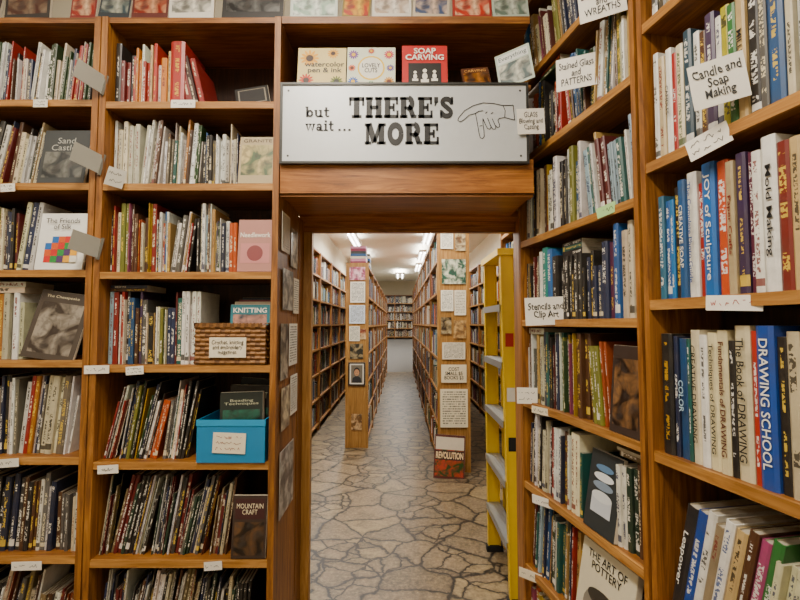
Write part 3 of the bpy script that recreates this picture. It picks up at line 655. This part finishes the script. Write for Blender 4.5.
def endpanel(x0,x1,y,z1):
    mb=MB(); mb.box(x0,x1,y-.03,y,0,z1,mi=0); mb.box(x0-.01,x0+.02,y-.04,y-.03,0,z1,mi=0); mb.box(x1-.02,x1+.01,y-.04,y-.03,0,z1,mi=0); mb.obj('bookcase_end_panel',[WL])
endpanel(-.61,-.37,5.19,2.1); endpanel(.367,.657,4.35,2.37)
MEL=T(-.49,5.15,0); MER=T(.512,4.31,0)
for (a,b_,c,d,k,t,m) in ((-.09,.09,1.9,2.05,'b8587a','f0d0d8',PHOTO),(-.08,.09,1.64,1.88,'f0ece0','303030',PRINT),(-.09,.09,1.4,1.61,'dce4ec','2a2a2a',PRINT),(-.09,.03,1.2,1.37,'f0ead8','303030',PRINT),(.035,.1,1.22,1.34,'8a3a2a','e0c8a0',PHOTO),(-.08,.07,1.0,1.17,'303028','a89878',PHOTO),(-.06,.06,.2,.38,'7a5a3a','d8b890',PHOTO)):
    poster(MEL,a,b_,c,d,hx(k),hx(t),m)
# framed portrait
SK=hx('c89a78')
cover('framed_portrait',MEL,.0,-.014,.7,.19,.26,hx('1c1612'),[rect(-.08,.015,.08,.245,hx('e8e2d4')),rect(-.065,.03,.065,.23,hx('7a7468')),([(-.055,.03),(.055,.03),(.045,.085),(.015,.105),(-.015,.105),(-.045,.085)],hx('22242a')),disc(0,.155,.036,hx('2a1c14'),18,.048),disc(0,.145,.029,SK,18,.038),disc(-.011,.15,.004,BLK,8),disc(.011,.15,.004,BLK,8),rect(-.009,.122,.009,.125,hx('8a3a30'))],(),0,th=.012)
for (a,b_,c,d,k,t,m) in ((-.11,.12,1.78,2.02,'2a5a4a','d8d8c0',PHOTO),(-.12,.0,2.12,2.3,'f0e8d8','303030',PRINT),(.02,.12,2.1,2.28,'c8b898','6a4a30',PHOTO),(-.12,.0,1.52,1.72,'f0ead8','303030',PRINT),(.01,.12,1.48,1.72,'e8e0cc','5a5040',PRINT),(-.12,-.02,1.3,1.46,'b0a080','3a2a1c',PHOTO),(.0,.12,1.26,1.43,'8a6a48','c8a878',PHOTO),(-.11,.11,1.06,1.22,'e0d8c4','4a4034',PRINT),(-.13,.13,.42,.78,'f0e6cc','2a2418',PRINT)):
    poster(MER,a,b_,c,d,hx(k),hx(t),m)
cover('notice_card',MER,0,-.004,.84,.24,.17,hx('f0e4c8'),(),[('COST\nSMALL $5\nBOOKS $3',0,.085,.18,.12,BLK,.01)],0,th=.002)
cover('revolution_poster',T(.44,4.14,.0),0,0,.0,.28,.38,hx('5a2420'),[rect(-.13,.25,.13,.36,hx('d8ccb8')),rect(-.13,.16,.13,.24,hx('3a1614'))],[('REVOLUTION',0,.2,.25,.06,hx('f0d8b0'),.03)],14,roll=4,th=.006,photo=(-.13,.02,.13,.36,hx('2a4a1c'),hx('b04a34')))
b=MB()
def stk(x,y,z,c,n):
    for k in range(n): b.box(x-.09,x+.09,y-.12,y+.12,z+k*.03,z+k*.03+.027,hx(c[k%len(c)]))
stk(-.49,5.36,2.101,('8a3050','c890a8','e0d8c8','2f5d8a','3c3a38'),7); stk(-.47,5.75,2.101,('2f5d8a','e0d8c8','1c1c1e'),6)
stk(.5,4.6,2.372,('e0d8c8','2f5d8a','c9b184'),4)
b.obj('book_stack',CARD)
# ---- stepladder
mb=MB()
def rail(y0,y1,xa,xb,w,dpt,h0,h1):
    for (du0,du1,dv0,dv1) in ((0,dpt,-.004,.004),(0,.006,-w/2,w/2),(dpt-.006,dpt,-w/2,w/2)):
        p=[]
        for (x,y,z) in ((xa,y0,h0),(xb,y1,h1)):
            p+=[(x+du0,y+dv0,z),(x+du1,y+dv0,z),(x+du1,y+dv1,z),(x+du0,y+dv1,z)]
        b0=len(mb.v); mb.v+=p
        for q in ((0,3,2,1),(4,5,6,7),(0,1,5,4),(1,2,6,5),(2,3,7,6),(3,0,4,7)): mb.face([b0+i for i in q],mi=0)
HL=1.76; XB=.545; XT=.525
for (y0,y1) in ((2.31,2.36),(2.86,2.80)): rail(y0,y1,XB,XT,.035,.075,.03,HL)
for (y0,y1) in ((2.35,2.40),(2.82,2.76)): rail(y0,y1,XB+.09,XT+.085,.025,.03,.03,HL-.03)
for i in range(5):
    z=.3+i*.3; f=z/HL; ya=2.31+.05*f+.005; yb=2.86-.06*f-.005; xa=XB-.02*f
    mb.box(xa-.006,xa+.08,ya,yb,z-.004,z,mi=1); mb.box(xa-.008,xa-.004,ya,yb,z-.035,z,mi=1); mb.box(xa+.076,xa+.08,ya,yb,z-.03,z,mi=1)
    for k in range(4): mb.box(xa+.008+k*.018,xa+.012+k*.018,ya,yb,z,z+.002,mi=1)
mb.box(XT-.015,XT+.13,2.34,2.82,HL,HL+.035,mi=0)
for y in (2.31,2.86): mb.box(XB-.01,XB+.09,y-.022,y+.022,0,.035,mi=2)
for z in (.6,1.2): mb.box(XB+.095,XB+.115,2.40,2.79,z,z+.02,mi=1)
for (z,c) in ((1.28,4),(1.0,3),(.75,2)):
    xa=XB-.02*z/HL+.016; yy=2.31+.05*z/HL-.006; mb.box(xa,xa+.042,yy,yy+.001,z,z+.07,mi=c)
mb.obj('stepladder',[YEL,ALU,solid('rubber_foot',hx('1c1c1c'),.8),WHITE,solid('warning_red',hx('b02a20'),.5)])
# ================================================================ LIGHTS
def fixture(x,y,w,l,power,col=(1,.89,.74),z=CH,drop=0,up=0):
    mb=MB(); mb.box(-w/2,w/2,-l/2,l/2,-.05-drop,-.002-drop,mi=0)
    if drop:
        for yy in (-l*.35,l*.35): mb.box(-.005,.005,yy-.005,yy+.005,-.002-drop,-.001,mi=0)
    n=2 if w>.13 else 1
    for i in range(n):
        xx=(i-(n-1)/2)*w*.5; k=8; b0=len(mb.v); rr=.016
        for yy in (-l/2+.03,l/2-.03): mb.v+=[(xx+rr*math.cos(2*math.pi*j/k),yy,-.068-drop+rr*math.sin(2*math.pi*j/k)) for j in range(k)]
        for j in range(k): mb.face([b0+j,b0+(j+1)%k,b0+k+(j+1)%k,b0+k+j],mi=1)
    o=mb.obj('ceiling_light_fixture',[WHITE,TUBE],T(x,y,z))
    def lamp(e,zz,rot):
        la=bpy.data.lights.new('lamp','AREA'); la.shape='RECTANGLE'; la.size=w; la.size_y=l; la.energy=e; la.color=col
        k=bpy.data.objects.new('lamp',la); SC.objects.link(k); k.parent=o; k.location=(0,0,zz); k.rotation_euler=(rot,0,0)
    lamp(power,-.09-drop,0)
    if up: lamp(up,-drop+.01,math.pi)
fixture(-.45,.3,.3,1.2,60); fixture(-.1,-1.2,.3,1.2,18); fixture(-1.8,0,.3,1.2,20)
CW=(1,.97,.91)
for y in (3.4,5.9,8.2,10.8): fixture(-.84,y,.16,1.3,38,CW,drop=.12,up=10)
for y in (3.4,5.6,7.9,10.2,12.3): fixture(.2 if y<5 else .49,y,.16,1.3,42,CW,drop=.12,up=12)
fixture(0,14.6,.3,1.2,85,CW,drop=.1,up=25)
w=bpy.data.worlds.new('w'); bpy.context.scene.world=w; w.use_nodes=True
w.node_tree.nodes['Background'].inputs[0].default_value=(.8,.85,1,1); w.node_tree.nodes['Background'].inputs[1].default_value=.08
# ================================================================ CAMERA
cd=bpy.data.cameras.new('camera'); cam=bpy.data.objects.new('camera',cd); SC.objects.link(cam)
cd.sensor_width=36; cd.lens=20.25; cd.clip_start=.02
cam.location=(0,0,1.4); cam.rotation_euler=(rad(93),0,0)
bpy.context.scene.camera=cam
